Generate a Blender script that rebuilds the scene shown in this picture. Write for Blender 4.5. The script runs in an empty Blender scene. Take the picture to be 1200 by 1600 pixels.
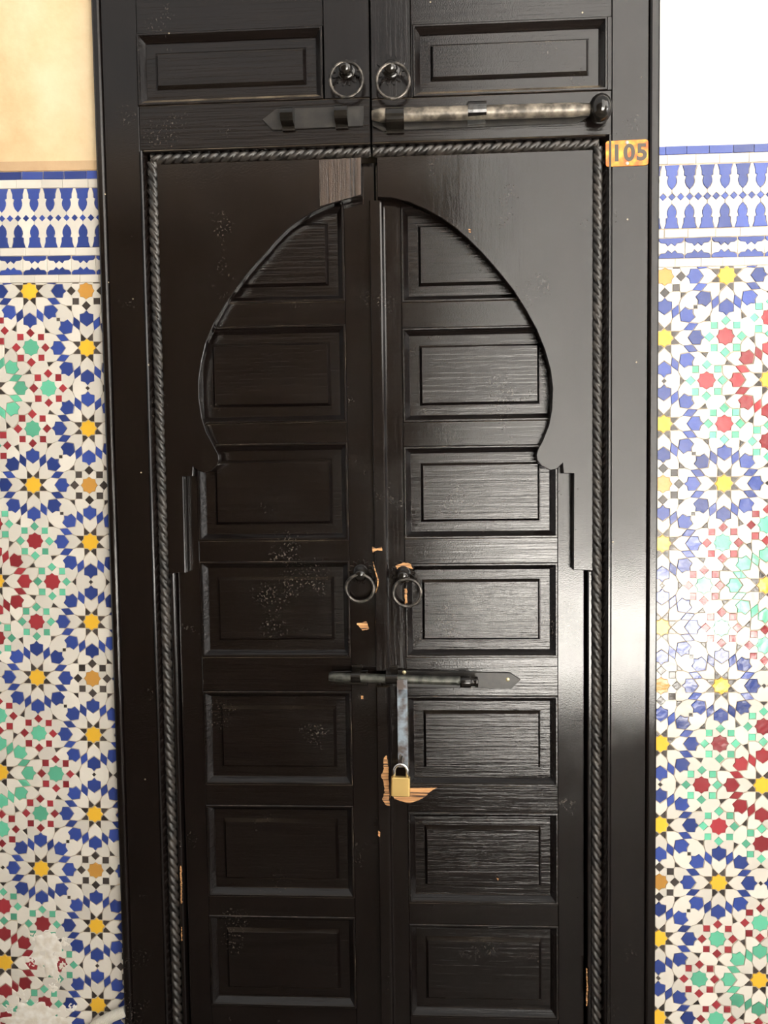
import bpy, math, random
from mathutils import Matrix, Vector, noise
random.seed(7)
C = bpy.context.scene.collection
scene = bpy.context.scene

# ------------------------------------------------------------------ camera
Z0 = 1.27                      # camera height above the floor
CAM = Vector((0.0, -1.5, Z0))
FPX = 1202.0                   # focal length in pixels of a 1200x1600 frame
yaw, pit, rol = math.radians(2.8386), math.radians(-3.068), math.radians(-0.785)
fw = Vector((-math.sin(yaw)*math.cos(pit), math.cos(yaw)*math.cos(pit), math.sin(pit)))
r0 = Vector((math.cos(yaw), math.sin(yaw), 0)); u0 = r0.cross(fw)
rt = math.cos(rol)*r0 + math.sin(rol)*u0
up = -math.sin(rol)*r0 + math.cos(rol)*u0
cd = bpy.data.cameras.new('camera'); cam = bpy.data.objects.new('camera', cd); C.objects.link(cam)
cd.sensor_fit = 'VERTICAL'; cd.sensor_height = 36.0; cd.lens = FPX/1600*36; cd.clip_start = 0.02
cam.matrix_world = Matrix(((rt.x, up.x, -fw.x, CAM.x), (rt.y, up.y, -fw.y, CAM.y), (rt.z, up.z, -fw.z, CAM.z), (0, 0, 0, 1)))
scene.camera = cam

def U(px, py, y=0.0):
    """point of the plane at depth y that is seen at a measured image position -> (x, z)"""
    d = rt*((px-600)/FPX) + up*(-(py-800)/FPX) + fw
    k = (y-CAM.y)/d.y
    return (CAM.x+d.x*k, CAM.z+d.z*k)

def proj(x, y, z):
    d = Vector((x, y, z))-CAM
    f = d.dot(fw)
    return (600+FPX*d.dot(rt)/f, 800-FPX*d.dot(up)/f)

# ------------------------------------------------------------------ light
w = bpy.data.worlds.new('sky'); scene.world = w; w.use_nodes = True
bg = w.node_tree.nodes['Background']; bg.inputs[0].default_value = (1.0, 0.975, 0.94, 1); bg.inputs[1].default_value = 1.0
sd = bpy.data.lights.new('sun', 'SUN'); sd.energy = 160; sd.angle = math.radians(0.6); sd.color = (1, 0.98, 0.945)
so = bpy.data.objects.new('sun', sd); C.objects.link(so)
so.rotation_euler = Vector((-0.03, -0.187, -0.98)).to_track_quat('-Z', 'Y').to_euler()
ad = bpy.data.lights.new('upper_right_fill_light', 'AREA'); ad.shape = 'RECTANGLE'; ad.size = 1.5; ad.size_y = 1.6; ad.energy = 50; ad.color = (1, 0.96, 0.9)  # added area light that brightens the upper right; no window is built there
ao = bpy.data.objects.new('upper_right_fill_light', ad); C.objects.link(ao)
ao.location = (2.1, -1.7, Z0+1.35); ao.rotation_euler = (Vector((0.45, 0, Z0+0.35))-ao.location).to_track_quat('-Z', 'Y').to_euler()
ed_ = bpy.data.lights.new('passage_end_daylight', 'AREA'); ed_.shape = 'RECTANGLE'; ed_.size = 1.9; ed_.size_y = 2.8; ed_.energy = 42; ed_.color = (1, 0.97, 0.93)
eo = bpy.data.objects.new('passage_end_daylight', ed_); C.objects.link(eo); eo.location = (3.3, -1.3, 1.45); eo.rotation_euler = (math.radians(90), 0, math.radians(90))
scene.view_settings.view_transform = 'Standard'; scene.view_settings.look = 'None'
scene.view_settings.gamma = 1; scene.view_settings.use_curve_mapping = False
scene.view_settings.exposure = -0.36
scene.cycles.use_denoising = True

# ------------------------------------------------------------------ materials
def mat(name, col, rough=0.5, metal=0.0, spec=0.5, build=None):
    m = bpy.data.materials.new(name); m.use_nodes = True
    nt = m.node_tree; b = nt.nodes['Principled BSDF']
    b.inputs['Base Color'].default_value = (*col, 1); b.inputs['Roughness'].default_value = rough
    b.inputs['Metallic'].default_value = metal; b.inputs['Specular IOR Level'].default_value = spec
    if build: build(nt, b)
    return m
def nd(nt, t, **k):
    n = nt.nodes.new(t)
    for a, v in k.items():
        if a.startswith('i_'): n.inputs[a[2:].replace('_', ' ')].default_value = v
        else: setattr(n, a, v)
    return n
def ramp(nt, src, stops):
    r = nd(nt, 'ShaderNodeValToRGB'); e = r.color_ramp.elements
    while len(e) < len(stops): e.new(0.5)
    for k, (p, c) in enumerate(stops):
        e[k].position = p; e[k].color = (*c, 1) if len(c) == 3 else c
    nt.links.new(src, r.inputs[0]); return r.outputs[0]
def gcoord(nt, scale):
    g = nd(nt, 'ShaderNodeNewGeometry'); m = nd(nt, 'ShaderNodeVectorMath', operation='MULTIPLY')
    m.inputs[1].default_value = scale; nt.links.new(g.outputs['Position'], m.inputs[0]); return m.outputs[0], g
def mix(nt, fac, a, b, blend='MIX'):
    n = nd(nt, 'ShaderNodeMix', data_type='RGBA', blend_type=blend)
    L = nt.links
    for s, v in ((n.inputs[0], fac), (n.inputs[6], a), (n.inputs[7], b)):
        if isinstance(v, (int, float)): s.default_value = v
        elif isinstance(v, tuple): s.default_value = (*v, 1)
        else: L.new(v, s)
    return n.outputs[2]

def wood(scale_grain, bump=0.25, dusty=True, dust=(0.2, 0.15, 0.10), lim=(0.60, 0.86), fine=0.32):
    def f(nt, b):
        L = nt.links
        v, g = gcoord(nt, scale_grain)
        n1 = nd(nt, 'ShaderNodeTexNoise', i_Scale=1.0, i_Detail=5.0, i_Roughness=0.6); L.new(v, n1.inputs['Vector'])
        v2, _ = gcoord(nt, (9, 9, 9))
        n2 = nd(nt, 'ShaderNodeTexNoise', i_Scale=1.0, i_Detail=4.0); L.new(v2, n2.inputs['Vector'])
        v3, _ = gcoord(nt, (420, 420, 420))
        n3 = nd(nt, 'ShaderNodeTexNoise', i_Scale=1.0, i_Detail=2.0); L.new(v3, n3.inputs['Vector'])
        col = ramp(nt, n1.outputs[0], [(0.3, (0.0028, 0.0018, 0.0016)), (0.7, (0.0065, 0.0045, 0.0038))])
        # sparse specks of lime and paint
        vo = nd(nt, 'ShaderNodeTexVoronoi', i_Scale=38.0); L.new(g.outputs['Position'], vo.inputs['Vector'])
        sp = ramp(nt, vo.outputs['Distance'], [(0.0, (1, 1, 1)), (0.055, (1, 1, 1)), (0.07, (0, 0, 0))])
        spk = ramp(nt, vo.outputs['Color'], [(0.86, (0, 0, 0)), (0.9, (1, 1, 1))])
        m1 = nd(nt, 'ShaderNodeMath', operation='MULTIPLY'); L.new(sp, m1.inputs[0]); L.new(spk, m1.inputs[1])
        col = mix(nt, m1.outputs[0], col, (0.35, 0.29, 0.2))
        # scuffed patches where brush strokes and scratches show pale
        vs = nd(nt, 'ShaderNodeTexNoise', i_Scale=230.0, i_Detail=3.0); L.new(g.outputs['Position'], vs.inputs['Vector'])
        s1 = ramp(nt, vs.outputs[0], [(0.60, (0, 0, 0)), (0.66, (1, 1, 1))]); s2 = ramp(nt, n2.outputs[0], [(0.60, (0, 0, 0)), (0.70, (1, 1, 1))])
        m3 = nd(nt, 'ShaderNodeMath', operation='MULTIPLY'); L.new(s1, m3.inputs[0]); L.new(s2, m3.inputs[1])
        col = mix(nt, m3.outputs[0], col, (0.075, 0.064, 0.053))
        if dusty:
            sep = nd(nt, 'ShaderNodeSeparateXYZ'); L.new(g.outputs['Normal'], sep.inputs[0])
            up_ = ramp(nt, sep.outputs[2], [(lim[0], (0, 0, 0)), (lim[1], (1, 1, 1))])
            dn = ramp(nt, n2.outputs[0], [(0.35, (0.15, 0.15, 0.15)), (0.65, (0.8, 0.8, 0.8))])
            m2 = nd(nt, 'ShaderNodeMath', operation='MULTIPLY'); L.new(up_, m2.inputs[0]); L.new(dn, m2.inputs[1])
            col = mix(nt, m2.outputs[0], col, dust)
        L.new(col, b.inputs['Base Color'])
        rr = ramp(nt, n2.outputs[0], [(0.3, (0.09, 0.09, 0.09)), (0.7, (0.2, 0.2, 0.2))])
        L.new(rr, b.inputs['Roughness'])
        ad_ = nd(nt, 'ShaderNodeMath', operation='MULTIPLY_ADD')
        ad_.inputs[1].default_value = fine
        L.new(n3.outputs[0], ad_.inputs[0]); L.new(n1.outputs[0], ad_.inputs[2])
        a2 = nd(nt, 'ShaderNodeMath', operation='MULTIPLY_ADD'); a2.inputs[1].default_value = 0.5
        L.new(n2.outputs[0], a2.inputs[0]); L.new(ad_.outputs[0], a2.inputs[2])
        bp = nd(nt, 'ShaderNodeBump', i_Strength=bump, i_Distance=0.0016); L.new(a2.outputs[0], bp.inputs['Height'])
        L.new(bp.outputs[0], b.inputs['Normal'])
    return f
def edgewear(nt, b):
    v, g = gcoord(nt, (26, 26, 26)); n = nd(nt, 'ShaderNodeTexNoise', i_Scale=1.0, i_Detail=6.0, i_Roughness=0.7); nt.links.new(v, n.inputs['Vector'])
    nt.links.new(ramp(nt, n.outputs[0], [(0.48, (0.006, 0.004, 0.0035)), (0.62, (0.05, 0.036, 0.027)), (0.74, (0.22, 0.165, 0.11))]), b.inputs['Base Color'])
EDGE = mat('rubbed_paint_edge', (0.03, 0.02, 0.015), 0.3, build=edgewear)
WV = mat('black_paint_on_upright_grain', (0.012, 0.009, 0.008), 0.3, build=wood((160, 160, 7), 0.2))
WH = mat('black_paint_on_level_grain', (0.012, 0.009, 0.008), 0.3, build=wood((4, 120, 130), 0.5, True, (0.34, 0.265, 0.18), (0.55, 0.80), 0.2))
WP = mat('black_paint_on_rough_panel', (0.012, 0.009, 0.008), 0.3, build=wood((5, 120, 150), 0.75, True, (0.05, 0.038, 0.027), (0.78, 0.95), 0.16))
WS = mat('black_paint_on_smooth_board', (0.012, 0.009, 0.008), 0.3, build=wood((60, 60, 8), 0.2))
def rawwood(nt, b):
    v, g = gcoord(nt, (14, 300, 420)); n = nd(nt, 'ShaderNodeTexNoise', i_Scale=1.0, i_Detail=4.0); nt.links.new(v, n.inputs['Vector'])
    nt.links.new(ramp(nt, n.outputs[0], [(0.38, (0.03, 0.012, 0.006)), (0.5, (0.42, 0.2, 0.075)), (0.75, (0.68, 0.38, 0.16))]), b.inputs['Base Color'])
RAW = mat('bare_orange_wood', (0.5, 0.25, 0.1), 0.7, build=rawwood)
def grime(c1, c2, sc, bump=0.3):
    def f(nt, b):
        v, g = gcoord(nt, (sc, sc, sc)); n = nd(nt, 'ShaderNodeTexNoise', i_Scale=1.0, i_Detail=5.0); nt.links.new(v, n.inputs['Vector'])
        nt.links.new(ramp(nt, n.outputs[0], [(0.38, c1), (0.62, c2)]), b.inputs['Base Color'])
        bp = nd(nt, 'ShaderNodeBump', i_Strength=bump, i_Distance=0.001); nt.links.new(n.outputs[0], bp.inputs['Height']); nt.links.new(bp.outputs[0], b.inputs['Normal'])
    return f
ROPEM = mat('dusty_black_carved_wood', (0.03, 0.025, 0.02), 0.38, build=grime((0.007, 0.006, 0.005), (0.03, 0.025, 0.021), 40, 0.1))
IRON = mat('black_painted_iron', (0.006, 0.005, 0.004), 0.16, 0.0, 0.5, grime((0.004, 0.0035, 0.003), (0.011, 0.009, 0.007), 60))
DULLIRON = mat('dull_black_iron_plate', (0.008, 0.007, 0.006), 0.42, 0.0, 0.5, grime((0.006, 0.005, 0.0045), (0.018, 0.015, 0.012), 50))
WORN = mat('worn_steel_rod', (0.3, 0.26, 0.21), 0.42, 0.35, 0.5, grime((0.05, 0.042, 0.033), (0.25, 0.215, 0.17), 45))
DARKROD = mat('dull_green_black_rod', (0.05, 0.05, 0.045), 0.35, 0.6, 0.5, grime((0.04, 0.042, 0.036), (0.11, 0.11, 0.095), 70))
RINGM = mat('rubbed_iron_ring', (0.12, 0.11, 0.1), 0.35, 0.6, 0.5, grime((0.02, 0.018, 0.016), (0.13, 0.115, 0.10), 90))
GREYST = mat('grey_blue_steel_strip', (0.2, 0.24, 0.28), 0.45, 0.3, 0.5, grime((0.06, 0.045, 0.04), (0.19, 0.23, 0.27), 55))
BRASS = mat('brushed_brass', (0.86, 0.60, 0.22), 0.33, 0.85, 0.5)
CHROME = mat('bright_steel_shackle', (0.8, 0.8, 0.78), 0.2, 0.95)
def plate_build(nt, b):
    v, g = gcoord(nt, (60, 60, 60)); n = nd(nt, 'ShaderNodeTexNoise', i_Scale=1.0, i_Detail=3.0); nt.links.new(v, n.inputs['Vector'])
    nt.links.new(ramp(nt, n.outputs[0], [(0.36, (0.50, 0.09, 0.008)), (0.5, (0.62, 0.19, 0.012)), (0.68, (0.72, 0.37, 0.03))]), b.inputs['Base Color'])
PLATE = mat('weathered_orange_enamel', (0.85, 0.35, 0.04), 0.4, build=plate_build)
INK = mat('dark_numeral_paint', (0.05, 0.04, 0.03), 0.5)

def glaze(c, var=0.25, rough=0.16, craze=0.35):
    def f(nt, b):
        L = nt.links
        oi = nd(nt, 'ShaderNodeObjectInfo'); g = nd(nt, 'ShaderNodeNewGeometry')
        s = nd(nt, 'ShaderNodeMath', operation='ADD'); L.new(oi.outputs['Random'], s.inputs[0]); L.new(g.outputs['Random Per Island'], s.inputs[1])
        fr = nd(nt, 'ShaderNodeMath', operation='FRACT'); L.new(s.outputs[0], fr.inputs[0])
        lo = tuple(x*(1-var) for x in c); hi = tuple(min(1, x*(1+var)) for x in c)
        col = ramp(nt, fr.outputs[0], [(0.0, lo), (0.5, c), (1.0, hi)])
        n = nd(nt, 'ShaderNodeTexNoise', i_Scale=55.0, i_Detail=4.0); L.new(g.outputs['Position'], n.inputs['Vector'])
        n2 = nd(nt, 'ShaderNodeTexNoise', i_Scale=16.0, i_Detail=3.0); L.new(g.outputs['Position'], n2.inputs['Vector'])
        col = mix(nt, ramp(nt, n2.outputs[0], [(0.42, (0, 0, 0)), (0.75, (0.35, 0.35, 0.35))]), col, tuple(x*0.72+0.02 for x in c))
        L.new(col, b.inputs['Base Color'])
        a = nd(nt, 'ShaderNodeMath', operation='MULTIPLY_ADD'); a.inputs[1].default_value = 0.5
        L.new(n.outputs[0], a.inputs[0]); L.new(n2.outputs[0], a.inputs[2])
        bp = nd(nt, 'ShaderNodeBump', i_Strength=craze, i_Distance=0.004); L.new(a.outputs[0], bp.inputs['Height']); L.new(bp.outputs[0], b.inputs['Normal'])
    return mat('glazed_tile', c, rough, build=f)
G = {'white': glaze((0.78, 0.735, 0.65), 0.15), 'blue': glaze((0.030, 0.055, 0.23), 0.35), 'yellow': glaze((0.86, 0.50, 0.045), 0.10),
     'brown': glaze((0.46, 0.23, 0.05), 0.12), 'green': glaze((0.11, 0.42, 0.27), 0.30), 'red': glaze((0.27, 0.030, 0.037), 0.28), 'black': glaze((0.05, 0.042, 0.038), 0.4)}
for k, m in G.items(): m.name = k+'_glazed_tile'
def plaster(c1, c2, c3):
    def f(nt, b):
        L = nt.links; g = nd(nt, 'ShaderNodeNewGeometry')
        n = nd(nt, 'ShaderNodeTexNoise', i_Scale=3.2, i_Detail=7.0, i_Roughness=0.62); L.new(g.outputs['Position'], n.inputs['Vector'])
        L.new(ramp(nt, n.outputs[0], [(0.32, c1), (0.5, c2), (0.68, c3)]), b.inputs['Base Color'])
        n2 = nd(nt, 'ShaderNodeTexNoise', i_Scale=30.0, i_Detail=6.0); L.new(g.outputs['Position'], n2.inputs['Vector'])
        bp = nd(nt, 'ShaderNodeBump', i_Strength=0.25, i_Distance=0.006); L.new(n2.outputs[0], bp.inputs['Height']); L.new(bp.outputs[0], b.inputs['Normal'])
    return f
OCHRE = mat('stained_ochre_plaster', (0.8, 0.6, 0.35), 0.85, build=plaster((0.62, 0.42, 0.21), (0.80, 0.61, 0.36), (0.88, 0.74, 0.50)))
LIMEW = mat('whitewashed_plaster', (0.85, 0.82, 0.76), 0.85, build=plaster((0.80, 0.76, 0.69), (0.85, 0.82, 0.77), (0.88, 0.86, 0.82)))
LEDGE = mat('brown_mortar_line', (0.52, 0.35, 0.2), 0.9, build=plaster((0.42, 0.27, 0.15), (0.55, 0.38, 0.22), (0.62, 0.46, 0.29)))
GROUT = mat('grey_beige_mortar', (0.5, 0.42, 0.32), 0.9, build=grime((0.40, 0.32, 0.24), (0.60, 0.52, 0.41), 30))
FILL = mat('white_filler_plaster', (0.86, 0.82, 0.72), 0.8, build=grime((0.74, 0.68, 0.57), (0.90, 0.87, 0.80), 60, 0.8))
HOSE = mat('white_ribbed_plastic', (0.66, 0.63, 0.56), 0.45)
STONE = mat('pale_courtyard_stone', (0.6, 0.54, 0.45), 0.8, build=grime((0.70, 0.68, 0.64), (0.80, 0.78, 0.74), 2))
DARKF = mat('dark_worn_floor_tile', (0.07, 0.055, 0.045), 0.5, build=grime((0.05, 0.04, 0.03), (0.1, 0.08, 0.065), 4))
FARW = mat('tan_courtyard_wall', (0.3, 0.25, 0.19), 0.85, build=grime((0.335, 0.33, 0.32), (0.41, 0.405, 0.395), 2))
SHADEW = mat('brown_shaded_wall_paint', (0.16, 0.12, 0.09), 0.8, build=grime((0.12, 0.09, 0.065), (0.19, 0.15, 0.11), 3))

# ------------------------------------------------------------------ mesh helpers
class MB:
    def __init__(s): s.v = []; s.f = []; s.mi = []; s.sm = []
    def face(s, idx, mi=0, smooth=False): s.f.append(idx); s.mi.append(mi); s.sm.append(smooth)
    def box(s, x0, x1, y0, y1, z0, z1, c=0.0):
        """box whose front (low y) edges carry a chamfer c"""
        n = len(s.v)
        s.v += [(x0, y1, z0), (x1, y1, z0), (x1, y1, z1), (x0, y1, z1), (x0, y0+c, z0), (x1, y0+c, z0), (x1, y0+c, z1), (x0, y0+c, z1)]
        F = [(3, 2, 1, 0), (0, 1, 5, 4), (1, 2, 6, 5), (2, 3, 7, 6), (3, 0, 4, 7)]
        if c > 0:
            s.v += [(x0+c, y0, z0+c), (x1-c, y0, z0+c), (x1-c, y0, z1-c), (x0+c, y0, z1-c)]
            F += [(4, 5, 9, 8), (5, 6, 10, 9), (6, 7, 11, 10), (7, 4, 8, 11), (8, 9, 10, 11)]
        else: F += [(4, 5, 6, 7)]
        for f in F: s.face(tuple(n+i for i in f))
        return s
    def quadstrip_rings(s, rings, smooth=False, closed=True, caps=(False, False)):
        n = len(s.v); k = len(rings[0])
        for r in rings: s.v += r
        for a in range(len(rings)-1):
            for b in range(k if closed else k-1):
                b2 = (b+1) % k
                s.face((n+a*k+b, n+a*k+b2, n+(a+1)*k+b2, n+(a+1)*k+b), 0, smooth)
        if caps[0]: s.face(tuple(n+i for i in reversed(range(k))))
        if caps[1]: s.face(tuple(n+(len(rings)-1)*k+i for i in range(k)))
        return s
    def tube(s, pts, r, seg=12, caps=True, smooth=True, rad=None):
        pts = [Vector(p) for p in pts]; rings = []
        prev = None
        for i, p in enumerate(pts):
            t = (pts[min(i+1, len(pts)-1)]-pts[max(i-1, 0)]).normalized()
            if prev is None:
                a = Vector((0, -1, 0)) if abs(t.y) < 0.9 else Vector((0, 0, 1))
            else: a = prev
            a = (a-t*a.dot(t)).normalized(); prev = a; b = t.cross(a)
            rr = rad[i] if rad else r
            rings.append([tuple(p+(a*math.cos(q)+b*math.sin(q))*rr) for q in (2*math.pi*j/seg for j in range(seg))])
        return s.quadstrip_rings(rings, smooth, True, (caps, caps))
    def torus(s, c, R, r, axis='y', n=40, m=10, tilt=0.0):
        rings = []
        for i in range(n):
            a = 2*math.pi*i/n; ring = []
            for j in range(m):
                b = 2*math.pi*j/m; q = R+r*math.cos(b)
                x, y, z = q*math.cos(a), r*math.sin(b), q*math.sin(a)
                y, z = y*math.cos(tilt)-z*math.sin(tilt), y*math.sin(tilt)+z*math.cos(tilt)
                ring.append((c[0]+x, c[1]+y, c[2]+z))
            rings.append(ring)
        rings.append(rings[0]); return s.quadstrip_rings(rings, True)
    def lathe(s, c, prof, axis, seg=20, smooth=True):
        """prof: (distance along axis, radius)"""
        ax = Vector(axis).normalized(); a = ax.orthogonal().normalized(); b = ax.cross(a); c = Vector(c)
        return s.quadstrip_rings([[tuple(c+ax*d+(a*math.cos(q)+b*math.sin(q))*max(r, 1e-5)) for q in (2*math.pi*j/seg for j in range(seg))] for d, r in prof], smooth, True, (True, True))
    def prism(s, poly, yf, yb, c=0.0):
        """poly: (x, z) outline, counter-clockwise seen from the front (camera side)"""
        poly = list(poly)
        if area(poly) < 0: poly.reverse()
        n = len(s.v); k = len(poly); inn = inset(poly, c) if c > 0 else poly
        s.v += [(x, yf, z) for x, z in inn]+[(x, yf+c, z) for x, z in poly]+[(x, yb, z) for x, z in poly]
        s.face(tuple(n+i for i in range(k)))
        for i in range(k):
            j = (i+1) % k
            if c > 0: s.face((n+i, n+k+i, n+k+j, n+j))
            s.face((n+k+i, n+2*k+i, n+2*k+j, n+k+j))
        s.face(tuple(n+2*k+i for i in reversed(range(k))))
        return s
    def mesh(s, name, mats):
        me = bpy.data.meshes.new(name)
        me.from_pydata(s.v, [], s.f)
        for m in (mats if isinstance(mats, (list, tuple)) else [mats]): me.materials.append(m)
        me.polygons.foreach_set('material_index', s.mi); me.polygons.foreach_set('use_smooth', s.sm)
        me.update(); return me
    def build(s, name, m, parent=None):
        return obj(name, s.mesh(name, m), parent)
def area(p): return 0.5*sum(p[i][0]*p[(i+1) % len(p)][1]-p[(i+1) % len(p)][0]*p[i][1] for i in range(len(p)))
def inset(p, d):
    out = []; k = len(p)
    for i in range(k):
        a, b, c = p[i-1], p[i], p[(i+1) % k]
        e1 = Vector((b[0]-a[0], b[1]-a[1])); e2 = Vector((c[0]-b[0], c[1]-b[1]))
        if e1.length < 1e-9 or e2.length < 1e-9: out.append(b); continue
        e1.normalize(); e2.normalize()
        n1 = Vector((-e1.y, e1.x)); n2 = Vector((-e2.y, e2.x)); m = n1+n2
        if m.length < 1e-4: out.append((b[0]+n1.x*d, b[1]+n1.y*d)); continue
        m.normalize(); q = d/max(0.45, m.dot(n1)); out.append((b[0]+m.x*q, b[1]+m.y*q))
    return out
def obj(name, data, parent=None, loc=None):
    o = bpy.data.objects.new(name, data); C.objects.link(o)
    if parent is not None: o.parent = parent
    if loc is not None: o.location = loc
    return o
def tag(o, label, cat, kind=None, group=None):
    o['label'] = label; o['category'] = cat
    if kind: o['kind'] = kind
    if group: o['group'] = group
    return o

# ------------------------------------------------------------------ setting: ground, walls, courtyard behind the camera
XL, XR = -0.624, 0.452          # outer edges of the door frame
YW = 0.022                      # mortar face of the walls beside the door
P = 0.390                       # repeat of the mosaic
fl = MB().box(-4, 4, -2.75, 0.3, -0.1, 0.0).build('floor', DARKF); tag(fl, 'dark worn floor in front of the door', 'floor', 'structure')
cf = MB().box(-4, 9, -12, -2.75, -0.1, 0.0).build('floor_courtyard', STONE); tag(cf, 'pale sunlit stone floor of the courtyard behind the viewer', 'floor', 'structure')
wb = MB().box(-4, 0.22, -2.55, -2.3, 0.0, 2.9).build('wall_back', SHADEW); tag(wb, 'brown wall of the passage behind the viewer', 'wall', 'structure')
wb2 = MB().box(1.75, 4, -2.55, -2.3, 0.0, 4.2).build('light_block_right', SHADEW); tag(wb2, 'brown pier added behind the viewer to narrow the light from the courtyard', 'wall', 'structure')  # unseen pier, added to cut the courtyard light on the right wall
wc = MB().box(0.45, 9, -7.8, -7.2, 0.0, 9.0).build('wall_courtyard', FARW); tag(wc, 'ochre wall on the far side of the courtyard', 'wall', 'structure')
DTOP = Z0+1.45
HW = 15.0
wl = MB().box(-4, XL+0.012, YW, 0.30, 0.0, HW).build('wall_left', [OCHRE])
tag(wl, 'wall left of the door, ochre plaster above a star mosaic dado', 'wall', 'structure')
wr = MB().box(XR-0.012, 4, YW, 0.30, 0.0, HW).build('wall_right', [LIMEW])
tag(wr, 'brightly lit wall right of the door, white plaster above a star mosaic dado', 'wall', 'structure')
wt = MB().box(XL, XR, YW, 0.30, DTOP+0.02, HW).build('wall_above', [OCHRE]); tag(wt, 'plaster wall above the black door', 'wall', 'structure')
bd = MB().box(XL+0.012, XR-0.012, 0.12, 0.30, 0.0, DTOP+0.02).build('wall_behind', [SHADEW]); tag(bd, 'dark room side behind the closed door leaves', 'wall', 'structure')

# ------------------------------------------------------------------ door: trims
def xw(px, py, y=0.0): return U(px, py, y)[0]
def zw(px, py, y=0.0): return U(px, py, y)[1]
for nm, x0, x1, lab in (('trim_1', XL, XL+0.017, 'narrow black frame strip along the left edge of the door'), ('trim_2', XR-0.020, XR, 'narrow rounded black frame strip along the right edge of the door')):
    b = MB(); prof = [(x0, 0.05), (x0, 0.001), (x0+0.0014, -0.0035), (x0+0.0045, -0.0055), (x1-0.0045, -0.0055), (x1-0.0014, -0.0035), (x1, 0.001), (x1, 0.05)]
    b.quadstrip_rings([[(x, y, 0.0) for x, y in prof], [(x, y, DTOP) for x, y in prof]], False, True, (True, True))
    t = b.build(nm, WV); tag(t, lab, 'door frame', 'structure')

# ------------------------------------------------------------------ door leaves
YS = 0.008      # face of the arch boards
YL = 0.032      # face of the wicket leaves
def empty(name, loc=(0, 0, 0)):
    o = bpy.data.objects.new(name, None); C.objects.link(o); o.location = loc; o.empty_display_size = 0.05; return o
D1 = tag(empty('door_1'), 'left outer leaf of the tall black door with half a horseshoe arch board', 'door', 'structure')
D2 = tag(empty('door_2'), 'right outer leaf of the tall black door with bolt rod and half a horseshoe arch board', 'door', 'structure')
D3 = tag(empty('door_3'), 'left inner wicket leaf with seven raised panels under the arch', 'door', 'structure')
D4 = tag(empty('door_4'), 'right inner wicket leaf with seven raised panels, padlocked', 'door', 'structure')

def panel(x0, x1, z0, z1, yf, parent, prof, m=WP, skew=0.0):
    """raised panel: prof = (inset, depth behind the leaf face)"""
    b = MB(); rings = []
    for d, y in prof:
        rings.append([(x0+d, yf+y, z0+d), (x1-d, yf+y, z0+d), (x1-d, yf+y, z1-d), (x0+d, yf+y, z1-d)])
    b.quadstrip_rings(rings, False, True, (False, True))
    for i in range(4, 8): b.mi[i] = 1
    return b.build('panel', [m, EDGE], parent)
PROF = [(0.0, 0.006), (0.0, -0.0012), (0.0012, -0.0025), (0.004, -0.0025), (0.0055, 0.0), (0.0135, 0.0095), (0.0140, 0.0115), (0.0320, 0.0112), (0.0324, 0.0124), (0.0334, 0.0124), (0.0384, 0.0040)]
CEN = xw(577, 0)      # slit between the outer leaves
CH = 0.0012

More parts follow.
